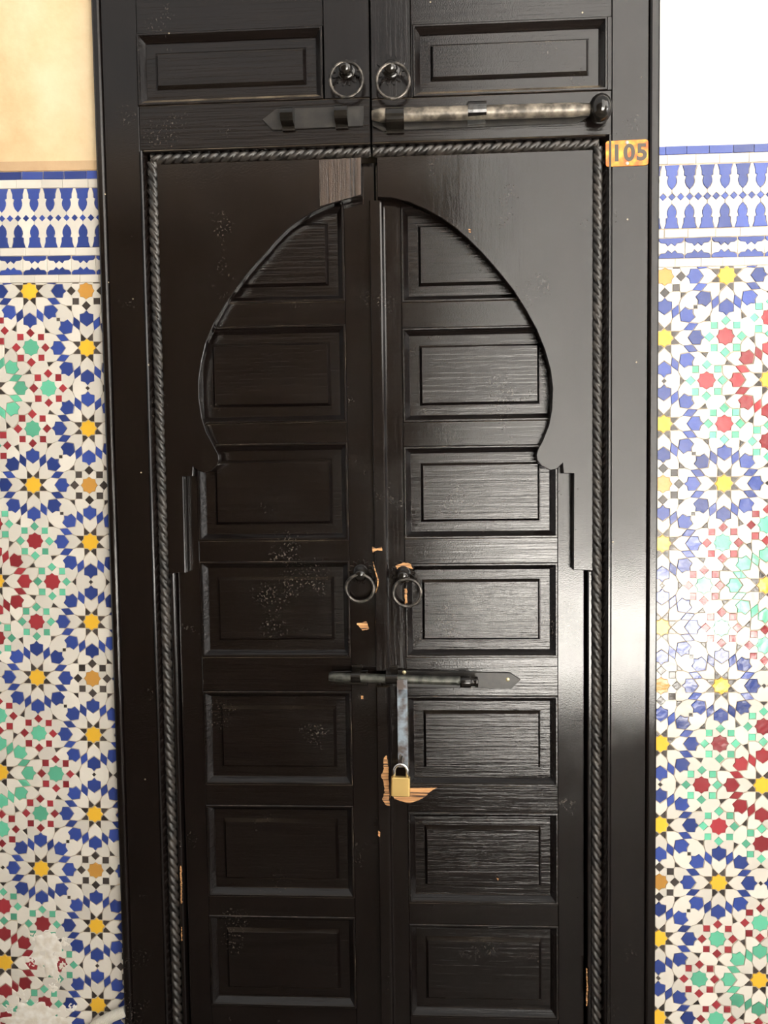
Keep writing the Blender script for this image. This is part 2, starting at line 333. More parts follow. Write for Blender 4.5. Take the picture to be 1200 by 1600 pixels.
# -- outer leaves
xs_l0, xs_l1 = XL+0.018, xw(212, 150)+0.0
Zt = zw(400, 233)     # lower edge of the top rail
rope_l = xw(238, 260, 0.008); rope_r = xw(933.5, 260, 0.008)
zrope = zw(400, 243.5, 0.008)
bev_l = rope_l-0.0085; bev_r = rope_r+0.0085
def outer_leaf(D, side):
    s = -1 if side == 'l' else 1
    # upright stile along the frame
    if s < 0: a, b_ = XL+0.0175, bev_l-0.0125
    else: a, b_ = bev_r+0.0165, XR-0.0205
    MB().box(a, b_, 0.0, 0.05, 0.006, DTOP, CH).build('stile', WV, D)
    # meeting stile above the arch
    if s < 0: m0, m1 = xw(506, 100), CEN-0.0015
    else: m0, m1 = CEN+0.0015, xw(642, 100)
    zb = zw(400, 167) if s < 0 else zw(800, 147)
    pz0 = zw(360, 160) if s < 0 else zw(795, 146.5)
    pz1 = zw(360, 47) if s < 0 else zw(795, 33)
    px0, px1 = (xw(215, 110), xw(504, 95)) if s < 0 else (xw(645, 95), xw(949, 85))
    ia, ib = (b_+0.0006, m0-0.0006) if s < 0 else (m1+0.0006, a-0.0006)
    MB().box(m0, m1, 0.0, 0.05, pz0, DTOP, CH).build('stile', WV, D)
    MB().box(ia, ib, 0.0, 0.05, pz1, pz1+0.17, CH).build('rail', WH, D)
    MB().box(ia, ib, 0.0, 0.05, pz1+0.1708, DTOP, CH).build('rail', WH, D)
    lo = (b_+0.0006, CEN-0.0015) if s < 0 else (CEN+0.0015, a-0.0006)
    MB().box(lo[0], lo[1], 0.0, 0.05, zrope+0.0135, pz0-0.0006, CH).build('rail', WH, D)
    if px0 > ia+0.002: MB().box(ia, px0-0.0004, 0.0, 0.05, pz0, pz1, 0.0006).build('rail', WV, D)
    if px1 < ib-0.002: MB().box(px1+0.0004, ib, 0.0, 0.05, pz0, pz1, 0.0006).build('rail', WV, D)
    panel(px0, px1, pz0, pz1, 0.0, D, PROF, WH)
    # bevelled beads that step down to the rope moulding
    b = MB()
    if s < 0: pr = [(b_+0.0005, 0.03), (b_+0.0005, -0.001), (b_+0.003, -0.003), (b_+0.005, -0.001), (bev_l, 0.011), (bev_l, 0.03)]
    else: pr = [(bev_r, 0.03), (bev_r, 0.012), (a-0.0075, 0.001), (a-0.0055, -0.003), (a-0.0025, -0.003), (a-0.0005, -0.001), (a-0.0005, 0.03)]
    b.quadstrip_rings([[(x, y, 0.006) for x, y in pr], [(x, y, zrope+0.013) for x, y in pr]], False, True, (True, True)); b.build('bead', WV, D)
    b = MB(); pr = [(0.03, zrope+0.0135), (-0.001, zrope+0.0135), (-0.003, zrope+0.011), (-0.001, zrope+0.009), (0.011, zrope+0.0065), (0.03, zrope+0.0065)]
    e = (bev_l-0.004, CEN-0.0015) if s < 0 else (CEN+0.0015, bev_r+0.004)
    b.quadstrip_rings([[(e[1], y, z) for y, z in pr], [(e[0], y, z) for y, z in pr]], False, True, (True, True)); b.build('bead', WH, D)
    # rope mouldings
    def rope(p0, p1, R, name='rope_moulding', sgn=1):
        p0, p1 = Vector(p0), Vector(p1); L_ = (p1-p0).length; t = (p1-p0)/L_
        a_ = Vector((0, -1, 0)); c_ = t.cross(a_); n = int(L_/0.0018); seg = 24; rings = []
        for i in range(n+1):
            q = L_*i/n; ring = []
            for j in range(seg):
                th = 2*math.pi*j/seg
                ph = (3*(th)+sgn*2*math.pi*q/0.0185) % (2*math.pi)
                rr = R*(0.46+0.56*min(1.0, 1.25*abs(math.sin(ph/2)))**0.8)
                ring.append(tuple(p0+t*q+(a_*math.cos(th)+c_*math.sin(th))*rr))
            rings.append(ring)
        MB().quadstrip_rings(rings, True, True, (True, True)).build(name, ROPEM, D)
    if s < 0:
        rope((rope_l, 0.010, 0.006), (rope_l, 0.010, zrope-0.006), 0.0096, sgn=1); rope((rope_l-0.002, 0.010, zrope), (CEN-0.002, 0.010, zrope), 0.0096)
    else:
        rope((rope_r, 0.010, 0.006), (rope_r, 0.010, zrope-0.006), 0.0096, sgn=1); rope((CEN+0.002, 0.010, zrope), (rope_r+0.002, 0.010, zrope), 0.0096)
outer_leaf(D1, 'l'); outer_leaf(D2, 'r')
zbs = zrope-0.0095    # top of the arch boards
arch_l = [(565, 306), (548, 309), (530, 315), (510, 321.5), (490, 330.5), (470, 342.5), (450, 357), (432, 375), (415, 395), (400, 411), (385, 429), (368, 452), (350.5, 477), (335, 504), (322, 535), (314.5, 567), (310.5, 595), (311, 623), (315.5, 653), (322.5, 675.5), (334, 696.5), (341.5, 711), (342, 719), (339, 727), (330, 736), (319, 739), (308, 735), (302, 730), (301, 744), (286, 745), (287, 800), (289.5, 895), (268, 895.5)]
arch_r = [(589.5, 308), (612, 309), (640, 316), (665, 327), (690, 341), (712, 356.5), (732, 374), (752, 394), (769, 413), (785, 432), (803, 455), (820, 482), (838, 514), (851, 546), (860, 578), (863.5, 606), (862, 640), (857.5, 664), (848, 688), (840, 703), (838, 711.5), (839, 719), (846, 728), (860, 735), (870, 733), (879, 724.5), (880.4, 739.6), (896.5, 740), (896.3, 800), (896, 890.5), (921, 892)]
pl = [U(x, y, YS) for x, y in arch_l]; pr_ = [U(x, y, YS) for x, y in arch_r]
il, ir = rope_l+0.0078, rope_r-0.0078
MB().prism(pl[:-1]+[(il, pl[-1][1]), (il, zbs), (pl[0][0], zbs)], YS, YS+0.019, 0.0012).build('arch_board', WS, D1)
MB().prism(pr_[:-1]+[(ir, pr_[-1][1]), (ir, zbs), (pr_[0][0], zbs)], YS, YS+0.019, 0.0012).build('arch_board', WS, D2)
# narrow jamb strips under the arch boards
jl1 = il+0.0095; jr0 = ir-0.0085
MB().box(il, jl1, YS+0.006, 0.05, 0.006, pl[-1][1]-0.0005, 0.002).build('jamb_strip', WV, D1)
MB().box(jr0, ir, YS+0.004, 0.05, 0.006, pr_[-1][1]-0.0005, 0.002).build('jamb_strip', WV, D2)
# old scraped board end beside the slit on the left arch board
MB().prism([U(499, 250, YS), U(564, 246.5, YS), U(564, 304, YS), U(500, 322, YS)], YS-0.0005, YS+0.002).build('worn_board_end', mat('scraped_brown_board', (0.05, 0.03, 0.02), 0.45, build=lambda nt, b: wood((200, 200, 5), 1.0, False)(nt, b) or nt.links.new(ramp(nt, nt.nodes['Noise Texture'].outputs[0], [(0.35, (0.012, 0.008, 0.006)), (0.6, (0.05, 0.032, 0.022))]), b.inputs['Base Color'])), D1)

# -- wicket leaves: rails, stiles and seven panels each
rowsL = [(322, 473), (509, 661), (693, 845), (877, 1027), (1080, 1226), (1258, 1401), (1431, 1572)]
rowsR = [(320, 470), (510, 658), (696, 841), (880, 1027), (1087, 1228), (1269, 1412), (1445, 1590)]
zl = [(zw(430, a, YL), zw(430, b, YL)) for a, b in rowsL]; zr = [(zw(755, a, YL), zw(755, b, YL)) for a, b in rowsR]
SL = CEN+0.004       # slit between the wicket leaves
lxa, lxb = xw(316, 1020, YL), xw(548, 1020, YL)
rxa, rxb = xw(633, 900, YL), xw(871.5, 1050, YL)
ztop = zbs-0.002
def wicket(D, xa, xb, x0, x1, rows, zlow):
    MB().box(x0, xa-0.0004, YL, YL+0.035, 0.010, ztop, 0.0008).build('stile', WV, D)
    MB().box(xb+0.0004, x1, YL, YL+0.035, 0.010, ztop, 0.0008).build('stile', WV, D)
    prev = ztop
    for a, b_ in rows:
        MB().box(xa, xb, YL, YL+0.035, a+0.0004, prev, 0.0006).build('rail', WH, D)
        panel(xa, xb, b_, a, YL, D, PROF, WP)
        prev = b_-0.0004
    MB().box(xa, xb, YL, YL+0.035, 0.010, prev, 0.0006).build('rail', WH, D)
wicket(D3, lxa, lxb, jl1+0.003, SL-0.001, zl, 0)
wicket(D4, rxa, rxb, SL+0.001, jr0-0.004, zr, 0)
# overlapping cover strip on the meeting edge, cut for the bolt
ax0, ax1 = xw(588, 1100, YL-0.014), xw(608, 1100, YL-0.014)
ax0u, ax1u = xw(578.5, 400, YL-0.014), xw(600, 400, YL-0.014)
xa0, xa1 = (ax0+ax0u)/2, (ax1+ax1u)/2
for z0, z1 in ((zw(600, 1048, YL-0.014), zw(590, 313, YL-0.014)), (0.012, zw(600, 1074, YL-0.014))):
    b = MB(); p_ = [(xa0, YL), (xa0, YL-0.012), (xa0+0.0015, YL-0.014), (xa1-0.006, YL-0.014), (xa1-0.003, YL-0.0125), (xa1, YL-0.008), (xa1+0.0008, YL-0.003), (xa1+0.003, YL-0.002), (xa1+0.003, YL)]
    b.quadstrip_rings([[(x, y, z0) for x, y in p_], [(x, y, z1) for x, y in p_]], False, True, (True, True)); b.build('cover_strip', WV, D4)

# ------------------------------------------------------------------ ring pulls
def ring_pull(D, ppx, rpx, yf, R, tilt, petals=14, pr=0.030):
    x, z = U(*ppx, yf); rx, rz = U(*rpx, yf-0.02)
    h = empty('ring_pull', (x, yf, z)); h.parent = D
    k = petals*6; out = []
    for i in range(k):
        a = 2*math.pi*i/k; r = pr*(0.72+0.28*abs(math.cos(a*petals/2))); out.append((r*math.cos(a), r*math.sin(a)))
    MB().prism(out, -0.0022, 0.0004, 0.0008).build('flower_plate', WS, h)
    MB().lathe((0, 0, 0), [(0.001, pr*0.62), (0.0035, pr*0.56), (0.0052, pr*0.42), (0.0056, 0.001)], (0, -1, 0), 28).build('boss', IRON, h)
    MB().lathe((0, 0, 0), [(0.002, 0.0135), (0.005, 0.013), (0.008, 0.0085), (0.013, 0.0075), (0.017, 0.0115), (0.022, 0.0125), (0.026, 0.009), (0.0275, 0.002)], (0, -1, -0.25), 18).build('knob', IRON, h)
    MB().torus((rx-x, rz-rz-0.021, rz-z), R, 0.0031, n=44, m=10, tilt=tilt).build('ring', RINGM, h)
    MB().torus((rx-x, -0.020, rz-z+R), 0.0048, 0.0018, n=16, m=8, tilt=0).build('staple', RINGM, h)
ring_pull(D1, (541, 110), (541, 125), 0.0, 0.0305, 0.12); ring_pull(D2, (611, 109), (614, 127), 0.0, 0.0305, 0.12)
ring_pull(D3, (564, 893), (562.5, 919), YL, 0.0275, 0.10, pr=0.0255); ring_pull(D4, (630, 895), (636, 926), YL-0.001, 0.0275, 0.10, pr=0.0255)

# ------------------------------------------------------------------ upper bolt
def strap(cx, cz, wd, r, yf, parent, ymid, name='strap'):
    """iron band bent over a rod whose axis runs along x at depth ymid"""
    rings = []
    outer = [(r*math.cos(a), r*math.sin(a)) for a in [math.radians(-100+20*i) for i in range(0, 11)]]
    prof = [(yf, r+0.008), (yf-0.002, r+0.008), (yf-0.002, r+0.001)]+[(ymid-r*math.cos(math.radians(90-18*i)), r*math.sin(math.radians(90-18*i))) for i in range(0, 11)]+[(yf-0.002, -r-0.001), (yf-0.002, -r-0.008), (yf, -r-0.008)]
    MB().quadstrip_rings([[(cx+wd/2, y, cz+z) for y, z in prof], [(cx-wd/2, y, cz+z) for y, z in prof]], False, True, (True, True)).build(name, IRON, parent)
# right leaf: back plate, rod with knob end, two straps
b2 = empty('bolt', (0, 0, 0)); b2.parent = D2
c0 = U(583, 182, 0); c1 = U(920, 174, 0); zb_ = (c0[1]+c1[1])/2
MB().prism([(c0[0], zb_-0.017), (c0[0]+0.018, zb_-0.026), (c1[0]-0.02, zb_-0.024), (c1[0], zb_-0.012), (c1[0], zb_+0.012), (c0[0], zb_+0.016)], -0.003, 0.0005, 0.0008).build('back_plate', DULLIRON, b2)
rs = U(581, 180.5, -0.017); re = U(926, 171, -0.017); zr0 = (rs[1]+re[1])/2
dz = 0.5*(re[1]-rs[1])
n_ = 24; pts = [(rs[0]+(re[0]-rs[0])*i/n_, -0.017, zr0-dz+2*dz*i/n_) for i in range(n_+1)]
rad = [0.0085 if i in (0,) else 0.0125 if i < n_-1 else 0.0105 for i in range(n_+1)]
MB().tube(pts, 0.0125, 16, rad=rad).build('rod', WORN, b2)
MB().lathe((re[0]-0.004, -0.0185, re[1]), [(-0.002, 0.011), (0.0, 0.014), (0.003, 0.0195), (0.009, 0.0240), (0.017, 0.0262), (0.026, 0.0240), (0.032, 0.0195), (0.037, 0.0115), (0.039, 0.003)], (1, 0, 0.01), 24).build('knob_end', IRON, b2)
for px, py in ((617, 183), (745, 172.5)):
    q = U(px, py, -0.017); strap(q[0], q[1], 0.034, 0.0158, -0.003, b2, -0.017)
# left leaf: receiving plate with two loops
k2 = empty('bolt_keeper', (0, 0, 0)); k2.parent = D1
pts_ = [U(568, 198, 0), U(568, 166, 0), U(432, 171, 0), U(410, 188, 0), U(426, 204, 0)]
zz0 = pts_[0][1]; 
MB().prism(pts_, -0.003, 0.0005, 0.0008).build('back_plate', DULLIRON, k2)
for px, py in ((449, 181), (533, 177.5)):
    q = U(px, py, -0.015); strap(q[0], q[1], 0.024, 0.0145, -0.003, k2, -0.015, 'loop')

# ------------------------------------------------------------------ lower bolt on the wicket leaves
YB = YL-0.027
b4 = empty('bolt', (0, 0, 0)); b4.parent = D4
MB().prism([U(612, 1046, YL), U(800, 1050, YL), U(813, 1062, YL), U(798, 1075, YL), U(612, 1071, YL)], YL-0.0185, YL-0.0155, 0.0006) if False else None
MB().prism([U(613, 1047, YL), U(797, 1050.5, YL), U(813, 1061, YL), U(799, 1075, YL), U(613, 1072, YL)], YL-0.0045, YL-0.0005, 0.0008).build('back_plate', DULLIRON, b4)
p0 = U(514, 1057.5, YB); p1 = U(722, 1064, YB)
n_ = 20
MB().tube([(p0[0]+(p1[0]-p0[0])*i/n_, YB, p0[1]+(p1[1]-p0[1])*i/n_) for i in range(n_+1)], 0.0088, 16, rad=[0.0080]+[0.0088]*n_).build('rod', DARKROD, b4)
q0 = U(719, 1065, YB); q1 = U(736, 1066, YB); q2 = U(749, 1066.5, YB)
MB().lathe((q0[0], YB, q0[1]), [(0, 0.009), (0.0005, 0.0112), (0.004, 0.0118), (0.017, 0.0118), (0.021, 0.0112), (0.0215, 0.009), (0.028, 0.0085), (0.030, 0.0105), (0.035, 0.0105), (0.0355, 0.006)], (1, 0, -0.02), 18).build('collar', IRON, b4)
for px, py, dd in ((612, 1060, D4), (556, 1058, D3)):
    q = U(px, py, YB); strap(q[0], q[1], 0.019 if dd is D3 else 0.024, 0.0106, YL-0.001, b4 if dd is D4 else dd, YB, 'strap' if dd is D4 else 'bolt_loop')
MB().prism([U(517, 1049, YL), U(575, 1047, YL), U(575, 1070, YL), U(517, 1068, YL)], YL-0.004, YL+0.0005, 0.0008).build('bolt_keeper_plate', IRON, D3)
SCREW = mat('brass_screw_head', (0.75, 0.66, 0.40), 0.35, 0.6)
for px, py in ((631.5, 1051), (793.5, 1062)):
    q = U(px, py, YL-0.006); MB().lathe((q[0], YL-0.0042, q[1]), [(0, 0.0042), (0.0012, 0.0040), (0.0022, 0.0022), (0.0024, 0.0004)], (0, -1, 0), 14).build('screw', SCREW, b4)
# flat steel hasp arm hanging from the rod, with its staple
hp = [U(620.5, 1066, YB), U(637.5, 1066, YB), U(637.0, 1196, YB+0.006), U(622.5, 1196, YB+0.006)]
b = MB(); hx0, hx1 = (hp[0][0]+hp[3][0])/2, (hp[1][0]+hp[2][0])/2
pth = [(YB-0.0105, hp[0][1]+0.008), (YB-0.0105, hp[0][1]-0.012), (YB-0.006, hp[0][1]-0.03), (YB-0.004, hp[2][1])]
rg = []
for y, z in pth: rg.append([(hx0, y, z), (hx1, y, z), (hx1, y+0.003, z), (hx0, y+0.003, z)])
b.quadstrip_rings(rg[::-1], False, True, (True, True)); b.build('hasp_arm', GREYST, b4)
sc_ = U(628.5, 1190, YB-0.008)
MB().prism([(sc_[0]-0.0035+0.0035*math.cos(a), sc_[1]+0.008+0.006*math.sin(a)) for a in [2*math.pi*i/12 for i in range(12)]], YB-0.0046, YB-0.0038).build('slot', INK, b4)
MB().tube([(sc_[0], YB-0.002, sc_[1]+0.009), (sc_[0], YB-0.013, sc_[1]+0.006), (sc_[0], YB-0.0165, sc_[1]), (sc_[0], YB-0.013, sc_[1]-0.006), (sc_[0], YB-0.002, sc_[1]-0.008)], 0.0019, 10).build('staple', RINGM, b4)

# ------------------------------------------------------------------ padlock
YP = YB-0.016
a0 = U(610.5, 1213.5, YP); a1 = U(640.5, 1243.5, YP)
pw, ph = a1[0]-a0[0], a0[1]-a1[1]; pcx = (a0[0]+a1[0])/2; pzb = a1[1]
pad = tag(empty('padlock', (pcx, YP, pzb)), 'small brass padlock with steel shackle hanging from the hasp of the right wicket leaf', 'padlock')
c = 0.0018; d = 0.0065
b = MB(); rings = []
for ins, z in ((c, 0.0), (0, c), (0, ph-c), (c, ph)):
    hw, hd, q = pw/2-ins, d-ins, 0.0026
    ring = []
    for sx, sy, st in ((1, 1, 0), (-1, 1, 90), (-1, -1, 180), (1, -1, 270)):
        for k in range(5):
            a = math.radians(st+22.5*k); ring.append((sx*(hw-q)+q*math.cos(a), sy*(hd-q)+q*math.sin(a), z))
    rings.append(ring)
b.quadstrip_rings(rings, False, True, (True, True)); b.build('body', BRASS, pad)
R = pw*0.345; top = zw(625, 1192.5, YP)-pzb-0.0025
pts = [(-R, 0, ph-0.002), (-R, 0, top-R)]+[(-R*math.cos(math.radians(15*k)), 0, top-R+R*math.sin(math.radians(15*k))) for k in range(1, 12)]+[(R, 0, top-R), (R, 0, ph-0.002)]
MB().tube(pts, 0.0031, 12).build('shackle', CHROME, pad)
pad.rotation_euler = (0, math.radians(1.5), 0)

# ------------------------------------------------------------------ number plate
q0 = U(946.5, 219.5, -0.002); q1 = U(1013, 258.5, -0.002)
nw, nh = q1[0]-q0[0], q0[1]-q1[1]-0.001
npl = tag(empty('number_plate', ((q0[0]+q1[0])/2, -0.0005, (q0[1]+q1[1])/2)), 'small orange enamel house number plate reading 105 at upper right of door', 'number plate')
out = []
for sx, sz, st in ((1, 1, 0), (-1, 1, 90), (-1, -1, 180), (1, -1, 270)):
    for k in range(4):
        a = math.radians(st+30*k); out.append((sx*(nw/2-0.005)+0.005*math.cos(a), sz*(nh/2-0.005)+0.005*math.sin(a)))
MB().prism(out, -0.0016, 0.0, 0.0005).build('plate', PLATE, npl)
tc = bpy.data.curves.new('numeral', 'FONT'); tc.body = '105'; tc.size = 0.0415; tc.align_x = 'CENTER'; tc.align_y = 'CENTER'; tc.extrude = 0.0003; tc.offset = 0.0014; tc.space_character = 1.12
to = bpy.data.objects.new('numeral_source', tc); C.objects.link(to)
bpy.context.view_layer.update()
tm = bpy.data.meshes.new_from_object(to.evaluated_get(bpy.context.evaluated_depsgraph_get())); bpy.data.objects.remove(to)
tm.materials.clear(); tm.materials.append(INK)
t = obj('numeral', tm, npl, (0.004, -0.0019, -0.001)); t.rotation_euler = (math.radians(90), 0, 0)
for sx, sz in ((0.0, 1), (0.0, -1)):
    MB().lathe((0.0, -0.0016, sz*(nh/2-0.0045)), [(0, 0.0035), (0.001, 0.003), (0.0014, 0.0005)], (0, -1, 0), 12).build('screw', mat('pale_screw_head', (0.6, 0.55, 0.48), 0.5, 0.3), npl)
npl.rotation_euler = (0, math.radians(-0.7), 0)

# ------------------------------------------------------------------ bare wood where the paint is gone
def chip(pix, yf, parent, name='bare_wood_patch', m=RAW, th=0.0006):
    rng = random.Random(int(pix[0][0]*7+pix[0][1])); out = []
    big = max(p[0] for p in pix)-min(p[0] for p in pix)+max(p[1] for p in pix)-min(p[1] for p in pix)
    for i, p in enumerate(pix):
        q = pix[(i+1) % len(pix)]; n = max(1, int(math.dist(p, q)/2.2))
        for k in range(n):
            t = k/n; j = min(0.55, big*0.02); out.append((p[0]+(q[0]-p[0])*t+rng.uniform(-j, j)*1.3, p[1]+(q[1]-p[1])*t+rng.uniform(-j, j)*0.7))
    MB().prism([U(x, y, yf) for x, y in out], yf-th, yf+0.001).build(name, m, parent)
YA = YL-0.014
chip([(600, 1184), (604, 1180), (607, 1200), (608, 1240), (608.5, 1259), (603, 1258), (597, 1249), (601, 1238), (600, 1222), (595, 1212), (599, 1204)], YA, D4)
chip([(614, 1243), (640, 1231), (683, 1230), (672, 1237), (664, 1245), (652, 1251), (640, 1255), (628, 1252), (616, 1248)], YL, D4)
chip([(581.5, 854), (588, 857), (597, 854.5), (597.5, 861), (589, 860), (582, 863)], YA, D4)
chip([(618, 884), (630, 879), (642, 881), (645, 889), (634, 886), (622, 891)], YL-0.0042, D4, th=0.0003)
chip([(632, 920), (636, 919), (636.5, 943), (633, 944)], YL-0.003, D4)
chip([(557, 974), (573, 971), (577, 983), (566, 985)], YL, D3)
chip([(564, 1087), (567.5, 1087), (567.5, 1092), (564.5, 1092)], YL, D3)
chip([(776, 1372), (779, 1373), (778, 1376)], YL, D4)
chip([(732.5, 357.5), (736.5, 360), (735.5, 364), (732, 362)], YS, D2)
chip([(281.6, 1352), (283.8, 1353), (284.8, 1412), (282.8, 1411)], YS+0.006, D1)
chip([(283, 1448), (284.2, 1448), (285, 1470), (283.6, 1470)], YS+0.006, D1)
chip([(915.6, 1512), (917.6, 1514), (918.4, 1548), (917.6, 1572), (915.8, 1570), (916.6, 1540)], YS+0.004, D2)
chip([(591, 1298), (594, 1300), (593.5, 1308), (590.8, 1305)], YA, D4)
# frayed splinter curling out of the slit beside the left ring
MB().tube([(lambda q: (q[0], YL-0.016, q[1]))(U(x, y, YL-0.016)) for x, y in ((583, 878), (584.5, 886), (587.5, 896), (590.5, 906), (590, 916), (587, 926))], 0.0013, 8, rad=[0.0008, 0.0013, 0.0013, 0.0016, 0.0013, 0.0006]).build('splinter', RAW, D3)

# ------------------------------------------------------------------ mosaic
def rot(p, a):
    """turn (lateral, radial) by a: a = 0 points up (+z), growing clockwise towards +x"""
    s, c = math.sin(a), math.cos(a); return (p[0]*c+p[1]*s, -p[0]*s+p[1]*c)
def pol(r, deg): a = math.radians(deg); return (r*math.sin(a), r*math.cos(a))
def mirr(pts): return [(-x, y) for x, y in reversed(pts)]
WST = 0.038
STAR = [pol(0.0455 if i % 2 == 0 else 0.0362, 22.5*i) for i in range(16)]
DART = [pol(0.047, 4), pol(0.0395, 22.5), pol(0.047, 41), pol(0.079, 22.5)]
ARROW_R = [pol(0.081, 21.5), (0.0372, 0.0925), (0.0330, 0.1318)]
ARROW = [(0, 0.0455)]+ARROW_R+[(0, 0.109)]+mirr(ARROW_R)
L_ = 0.041
RHOMB = [pol(0.0985, 22.5), (0.0338, 0.1335), pol(0.0985+2*L_*math.cos(math.radians(22.5)), 22.5), rot((-0.0338, 0.1335), math.radians(45))]
PET_R = [(0.0345, 0.136), (0.0345, 0.172), (0.0125, 0.1765)]
PETAL = [(0, 0.111)]+PET_R+[(0, 0.1915)]+mirr(PET_R)
SQ = 0.0240; SC = 0.0765
SQUARE = [(0, SC-SQ), (SQ, SC), (0, SC+SQ), (-SQ, SC)]
rv = pol(0.0985+2*L_*math.cos(math.radians(22.5)), 22.5)
TRI_S = [pol(0.188, 22.5), pol(0.2225, 19.3), pol(0.2225, 25.7)]
base_rev = [(0.0345, 0.172), (0.0345, 0.137), rv]
SH_TAIL = [(0.0705, 0.2223), (0.0375, 0.2223), (0.0235, 0.2165), (0, 0.193), (0.0125, 0.178)]
SHIELD_S = base_rev+[pol(0.187, 21.9), pol(0.2225, 18.9)]+SH_TAIL            # beside a corner shared by two small stars
SHIELD_E = base_rev+[pol(0.2025, 21.9), (0.0765, 0.2150)]+SH_TAIL            # beside a side shared by two rosettes
TRI_E = [(0.078, 0.0), (0.078, 0.0)]
def edge_tri(): return [(0.0785, 0.207-0.0195), (0.0985, 0.207), (0.0785, 0.207+0.0195)]
def hexa():
    h = [(0, 0.1925), (0.0125, 0.178), (0.0345, 0.172), (0.0345, 0.137), rv, (0.0775, 0.1865)]
    return h+[(x, 0.414-y) for x, y in reversed(h)]+[(0, 0.2180), (0.0112, 0.207), (0, 0.1960)]
TINY = [(0, 0.196), (0.011, 0.207), (0, 0.218), (-0.011, 0.207)]
BIT = [(0, 0.044), pol(0.0525, 0), (SQ, SC), rot((-SQ, SC), math.radians(45)), pol(0.0525, 45), pol(0.044, 45), pol(0.037, 22.5)]
# between two neighbouring small stars (frame of the big rosette, direction 22.5)
half = [pol(0.2235, 19.3), (0.0706, 0.2294), (0.0706, 0.2626), (0.0765, 0.2765), (0.1, 0.3), rot((-0.0125, 0.3215), math.radians(22.5))]
def m225(p):   # mirror about the 22.5 degree ray
    a = math.radians(45); x, y = p; return (x*-math.cos(a)+y*math.sin(a), x*math.sin(a)+y*math.cos(a))
BRIDGE = half+[m225(p) for p in reversed(half)]

pieces = []   # (name, colour, polygon, angle, (u, v) centre) in units of the repeat
def rosette(cu, cv, petal_col, dirs):
    """dirs: for each of the 8 directions 's' (small star) or 'e' (another rosette)"""
    pieces.append(('star_tile', 'yellow', STAR, 0, (cu, cv)))
    for k in range(8):
        a = math.radians(45*k)
        pieces.append(('petal_tile', petal_col, PETAL, a, (cu, cv)))
        pieces.append(('lozenge_tile', petal_col, RHOMB, a, (cu, cv)))
        pieces.append(('arrow_tile', 'white', ARROW, a, (cu, cv)))
        pieces.append(('dart', 'black', DART, a, (cu, cv)))
        d0, d1, dm = dirs[k], dirs[(k+1) % 8], dirs[k-1]
        if d0 == 's':
            pieces.append(('shield_tile', 'white', SHIELD_S if d1 == 's' else SHIELD_E, a, (cu, cv)))
            pieces.append(('shield_tile', 'white', mirr(SHIELD_S if dm == 's' else SHIELD_E), a, (cu, cv)))
            if d1 == 's': pieces.append(('corner_tile', 'black', TRI_S, a, (cu, cv)))
def small_star(cu, cv, star, sq):
    pieces.append(('star_tile', star, STAR, 0, (cu, cv)))
    for k in range(8):
        a = math.radians(45*k)
        pieces.append(('square_tile', sq, SQUARE, a, (cu, cv)))
        pieces.append(('bit', 'white', BIT, a, (cu, cv)))
def edge(cu, cv, deg):
    a = math.radians(deg)
    pieces.append(('bit', 'black', TINY, a, (cu, cv)))
    for s in (0, 1):
        pieces.append(('corner_tile', 'black', edge_tri() if not s else mirr(edge_tri()), a, (cu, cv)))
        pieces.append(('field_tile', 'white', hexa() if not s else mirr(hexa()), a, (cu, cv)))
V_ = 0.2929
def cell(i, j, col):
    """cell with a brown star at (i, j); col(i, j) = petal colour of the big rosette at (i+.5, j+.5)"""
    small_star(i, j, 'brown', 'black')
    for k in range(4):     # up, right, down, left of the brown star
        du, dv = ((0, V_), (V_, 0), (0, -V_), (-V_, 0))[k]
        dirs = ['e', 's', 's', 'e', 's', 'e', 's', 's']      # direction 0 = away from the brown star
        dirs = [dirs[(q-2*k) % 8] for q in range(8)]
        rosette(i+du, j+dv, 'blue', dirs)
    edge(i, j+V_, 0); edge(i+V_, j, 90)
    edge(i, j+V_, 135); edge(i+V_, j, 225); edge(i, j-V_, 315); edge(i-V_, j, 45)
    pc = col(i, j); st, sq = ('green', 'red') if pc == 'green' else ('red', 'green')
    cu, cv = i+0.5, j+0.5
    rosette(cu, cv, pc, ['s']*8)
    for k in range(8):
        a = math.radians(45*k); small_star(cu+0.297*math.sin(a), cv+0.297*math.cos(a), st, sq)
        pieces.append(('bridge_tile', 'white', BRIDGE, a, (cu, cv)))

def centroid(p):
    A = area(p)
    if abs(A) < 1e-9: return p[0]
    cx = sum((p[i][0]+p[(i+1) % len(p)][0])*(p[i][0]*p[(i+1) % len(p)][1]-p[(i+1) % len(p)][0]*p[i][1]) for i in range(len(p)))/(6*A)
    cy = sum((p[i][1]+p[(i+1) % len(p)][1])*(p[i][0]*p[(i+1) % len(p)][1]-p[(i+1) % len(p)][0]*p[i][1]) for i in range(len(p)))/(6*A)
    return (cx, cy)
def clip_top(p, zmax):
    out = []
    for i in range(len(p)):
        a, b = p[i], p[(i+1) % len(p)]
        if a[1] <= zmax: out.append(a)
        if (a[1] <= zmax) != (b[1] <= zmax):
            t = (zmax-a[1])/(b[1]-a[1]); out.append((a[0]+(b[0]-a[0])*t, zmax))
    return out
JO = 0.00032       # half a joint
TF = 0.0032        # tile face stands this far in front of the mortar
mesh_cache = {}
def tile_mesh(name, colr, poly):
    key = (name, colr, tuple((round(x, 5), round(y, 5)) for x, y in poly))
    if key not in mesh_cache:
        mesh_cache[key] = MB().prism(poly, -TF, 0.004, 0.0005).mesh(name, G[colr])
    return mesh_cache[key]
COLS = list(G)
